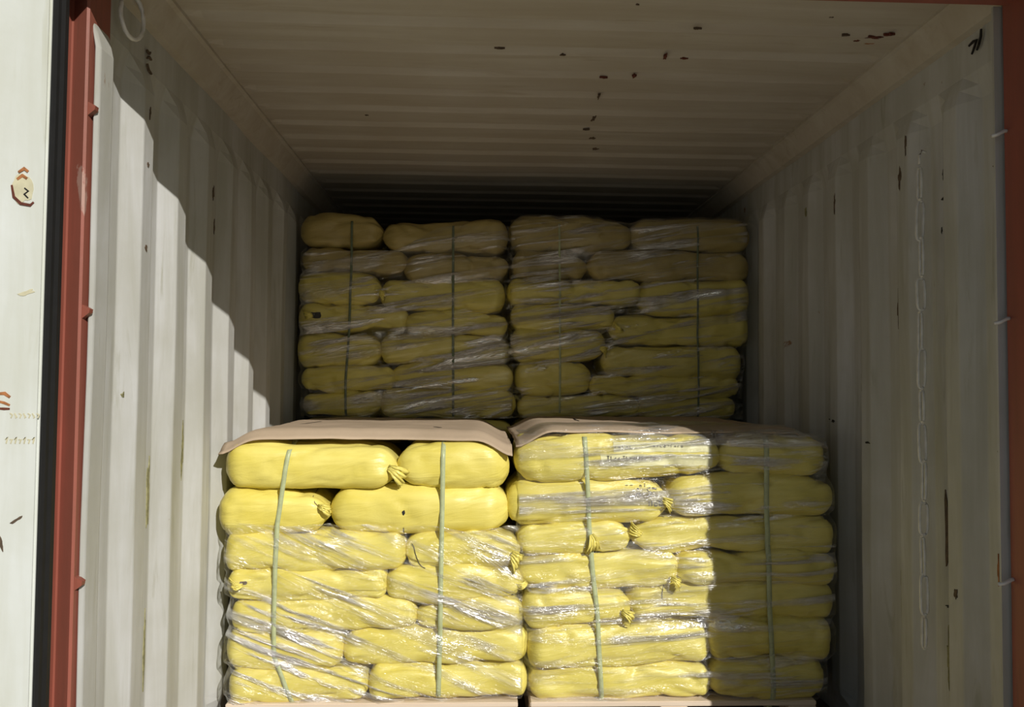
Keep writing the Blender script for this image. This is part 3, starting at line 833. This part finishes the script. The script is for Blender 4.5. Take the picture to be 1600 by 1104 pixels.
# ------------------------------------------------------------------ strapping bands
def strap(st, pts, z0, z1, label, mat=M_STRAP, wd=.0085, over=.25, sheet_o=None, group=None):
    """band down the front of a load, pulled tight over the bulges, running back over the top"""
    Yf = BAGS[st][0]
    zz = [z0 + (z1 - z0) * i / 90 for i in range(91)]
    def xat(z):
        for (a, b) in zip(pts, pts[1:]):
            if b[1] <= z <= a[1]: return b[0] + (a[0] - b[0]) * (z - b[1]) / (a[1] - b[1])
        return pts[0][0] if z > pts[0][1] else pts[-1][0]
    yv = np.array([min(front_y(st, xat(z) + dx, z) for dx in (-wd, 0, wd)) for z in zz])
    # tension: chord over hollows, a window of +-6 samples
    e = yv.copy()
    for i in range(len(e)):
        best = yv[i]
        for a in range(1, 10):
            for b in range(1, 10):
                if i - a >= 0 and i + b < len(e):
                    best = min(best, yv[i - a] + (yv[i + b] - yv[i - a]) * a / (a + b))
        e[i] = best
    e = np.convolve(np.pad(e, 1, 'edge'), [.25, .5, .25], 'valid')
    P = [(xat(z), y - .0025, z) for z, y in zip(zz, e)]
    x_, y_, z_ = P[-1]
    for t in range(1, 6):
        a = t / 5 * math.pi / 2
        P.append((x_, y_ + .035 * math.sin(a) * 1.0, z_ + .003 * (1 - math.cos(a))))
    z_ = P[-1][2]; y_ = P[-1][1]
    for t in range(1, 6): P.append((x_, y_ + over * t / 5, z_ - .004 * t))
    vs = []
    for i, p in enumerate(P):
        tw = .25 * math.sin(i * .07 + pts[0][0] * 9)
        vs += [(p[0] - wd * math.cos(tw), p[1] - .002 * math.sin(tw), p[2]), (p[0] + wd * math.cos(tw), p[1] + .002 * math.sin(tw), p[2])]
    fs = [(2 * i, 2 * i + 1, 2 * i + 3, 2 * i + 2) for i in range(len(P) - 1)]
    o = link('strapping_band', mesh('strapping_band', vs, fs), mat, None, None, True)
    s = o.modifiers.new('thick', 'SOLIDIFY'); s.thickness = .0012; s.offset = 0
    return tag(o, label, 'strap', 'strapping bands around the sacks')
strap('FL', [(.272, 1.055), (.250, .90), (.232, .77), (.228, .60), (.226, .40), (.228, .30), (.292, .135)], .02, 1.068, 'pale strap down the left half of the left front stack')
strap('FL', [(.826, 1.05), (.824, .70), (.822, .40), (.818, .135)], .13, 1.070, 'pale strap down the right half of the left front stack')
strap('FR', [(1.345, 1.06), (1.355, .90), (1.362, .76), (1.375, .60), (1.392, .45), (1.400, .30), (1.412, .135)], .02, 1.090, 'pale strap down the sunlit left half of the right front stack')
strap('FR', [(2.018, 1.06), (2.020, .70), (2.026, .45), (2.040, .135)], .02, 1.094, 'pale strap down the shaded right half of the right front stack', wd=.0095)
strap('BL', [(.304, 2.10), (.308, 1.80), (.290, 1.30), (.290, 1.12)], 1.12, 2.10, 'thin strap down the left half of the rear left stack', M_STRAPD, .006)
strap('BL', [(.815, 2.08), (.818, 1.60), (.825, 1.12)], 1.12, 2.08, 'thin strap down the right half of the rear left stack', M_STRAPD, .006)
strap('BR', [(1.352, 2.11), (1.356, 1.80), (1.36, 1.12)], 1.12, 2.10, 'thin strap down the left half of the rear right stack', M_STRAP, .005)
strap('BR', [(2.06, 2.11), (2.06, 1.80), (2.062, 1.12)], 1.12, 2.10, 'thin strap down the right half of the rear right stack', M_STRAPD, .005)

# ------------------------------------------------------------------ stretch film
def shift_min(A, k):
    B = A.copy()
    for _ in range(k):
        P = np.pad(B, 1, 'edge')
        B = np.minimum.reduce([P[1:-1, 1:-1], P[:-2, 1:-1], P[2:, 1:-1], P[1:-1, :-2], P[1:-1, 2:]])
    return B
def blur(A, k):
    for _ in range(k):
        P = np.pad(A, 1, 'edge')
        A = (P[1:-1, 1:-1] * 2 + P[:-2, 1:-1] + P[2:, 1:-1] + P[1:-1, :-2] + P[1:-1, 2:]) / 6
    return A
def film(st, x0, x1, z0, ztop, label, mat, seed, topback=0., top_bv=None, hem=.02, tilt=0.):
    Yf = BAGS[st][0]
    nx, nz = 190, 150
    X = np.zeros((nz, nx)); Z = np.zeros((nz, nx)); Yg = np.zeros((nz, nx))
    for i in range(nx):
        x = x0 + (x1 - x0) * i / (nx - 1)
        zt = ztop(x) + hem * noise.noise(Vector((x * 6, seed, 0)))
        for j in range(nz):
            z = z0 + (zt - z0) * j / (nz - 1)
            X[j, i] = x; Z[j, i] = z; Yg[j, i] = min(front_y(st, x, z), Yf + .10)
    Yg = blur(shift_min(Yg, 3), 6) - .006
    vs = []; cols = nx
    for j in range(nz):
        for i in range(nx):
            x, z = X[j, i], Z[j, i]
            q = Vector((x * 2.2 + z * tilt * 3, z * 26 - x * tilt * 26, seed))
            rp = 1 - abs(noise.noise(q)) * 2
            act = smooth01(.5 + 1.6 * noise.noise(Vector((x * 2.5, z * 2.5, seed + 4))))
            vs.append((x, Yg[j, i] - .005 * act * max(0, rp) ** 2 - .001, z))
    fs = [(j * nx + i, j * nx + i + 1, (j + 1) * nx + i + 1, (j + 1) * nx + i) for j in range(nz - 1) for i in range(nx - 1)]
    # wrap round the two sides
    for side in (0, 1):
        prev = [j * nx + (0 if side == 0 else nx - 1) for j in range(nz)]
        sg = -1 if side == 0 else 1
        for (dx, dy) in ((.005, .025), (.006, .07), (.005, .16), (.004, .30), (.004, .5)):
            cur = []
            for j in range(nz):
                b = prev[j]
                e = j * nx + (0 if side == 0 else nx - 1)
                vs.append((vs[e][0] + sg * (dx + .002 * noise.noise(Vector((dy * 5, Z[j, 0] * 20, seed)))), vs[e][1] + dy, vs[e][2]))
                cur.append(len(vs) - 1)
            for j in range(nz - 1):
                fs.append((prev[j], prev[j + 1], cur[j + 1], cur[j]) if side == 0 else (prev[j], cur[j], cur[j + 1], prev[j + 1]))
            prev = cur
    # fold back over the top
    if topback > 0:
        prev = [(nz - 1) * nx + i for i in range(nx)]
        for k in range(1, 15):
            cur = []
            for i in range(nx):
                e = (nz - 1) * nx + i; x = vs[e][0]
                tb = topback * (1 + .35 * noise.noise(Vector((x * 3, seed, 2))))
                y = vs[e][1] + .012 * min(k, 3) + tb * max(0, k - 3) / 11
                h = top_bv.ray_cast(Vector((x, y, 2.35)), Vector((0, 0, -1)))
                zt = (h[0].z if h[0] is not None and h[0].z > Z[-1, i] - .05 else Z[-1, i]) + .008
                zt = max(zt, Z[-1, i] + .004 * min(k, 3)) + .004 * noise.noise(Vector((x * 5, y * 40, seed)))
                vs.append((x, y, zt)); cur.append(len(vs) - 1)
            for i in range(nx - 1): fs.append((prev[i], prev[i + 1], cur[i + 1], cur[i]))
            prev = cur
    o = link('stretch_film', mesh('stretch_film', vs, fs), mat, None, None, True)
    return tag(o, label, 'plastic film')
F1 = film_mat('clear_stretch_film_slanting', -.36, .62, .62)
F2 = film_mat('clear_stretch_film', .06, .56, .52)
F3 = film_mat('clear_stretch_film_dim', .16, 1.0, .34)
film('FL', .045, 1.118, .128, lambda x: .775 - .02 * x, 'clear creased plastic film around the lower layers of the left front stack', F1, 3, tilt=-.28)
film('FR', 1.105, 2.278, .128, lambda x: 1.085, 'clear glossy plastic film around the whole right front stack', F2, 8, .33, world_bvh(bags['FR'] + [cr_]), hem=.004, tilt=.04)
film('BL', .05, 1.118, 1.112, lambda x: 1.95 + .13 * smooth01((x - .5) / .3), 'dull creased plastic film around the rear left stack', F3, 12, tilt=.16)
film('BR', 1.110, 2.318, 1.112, lambda x: 2.115, 'dull creased plastic film around the rear right stack', F3, 17, .25, world_bvh(bags['BR']), hem=.004, tilt=.12)
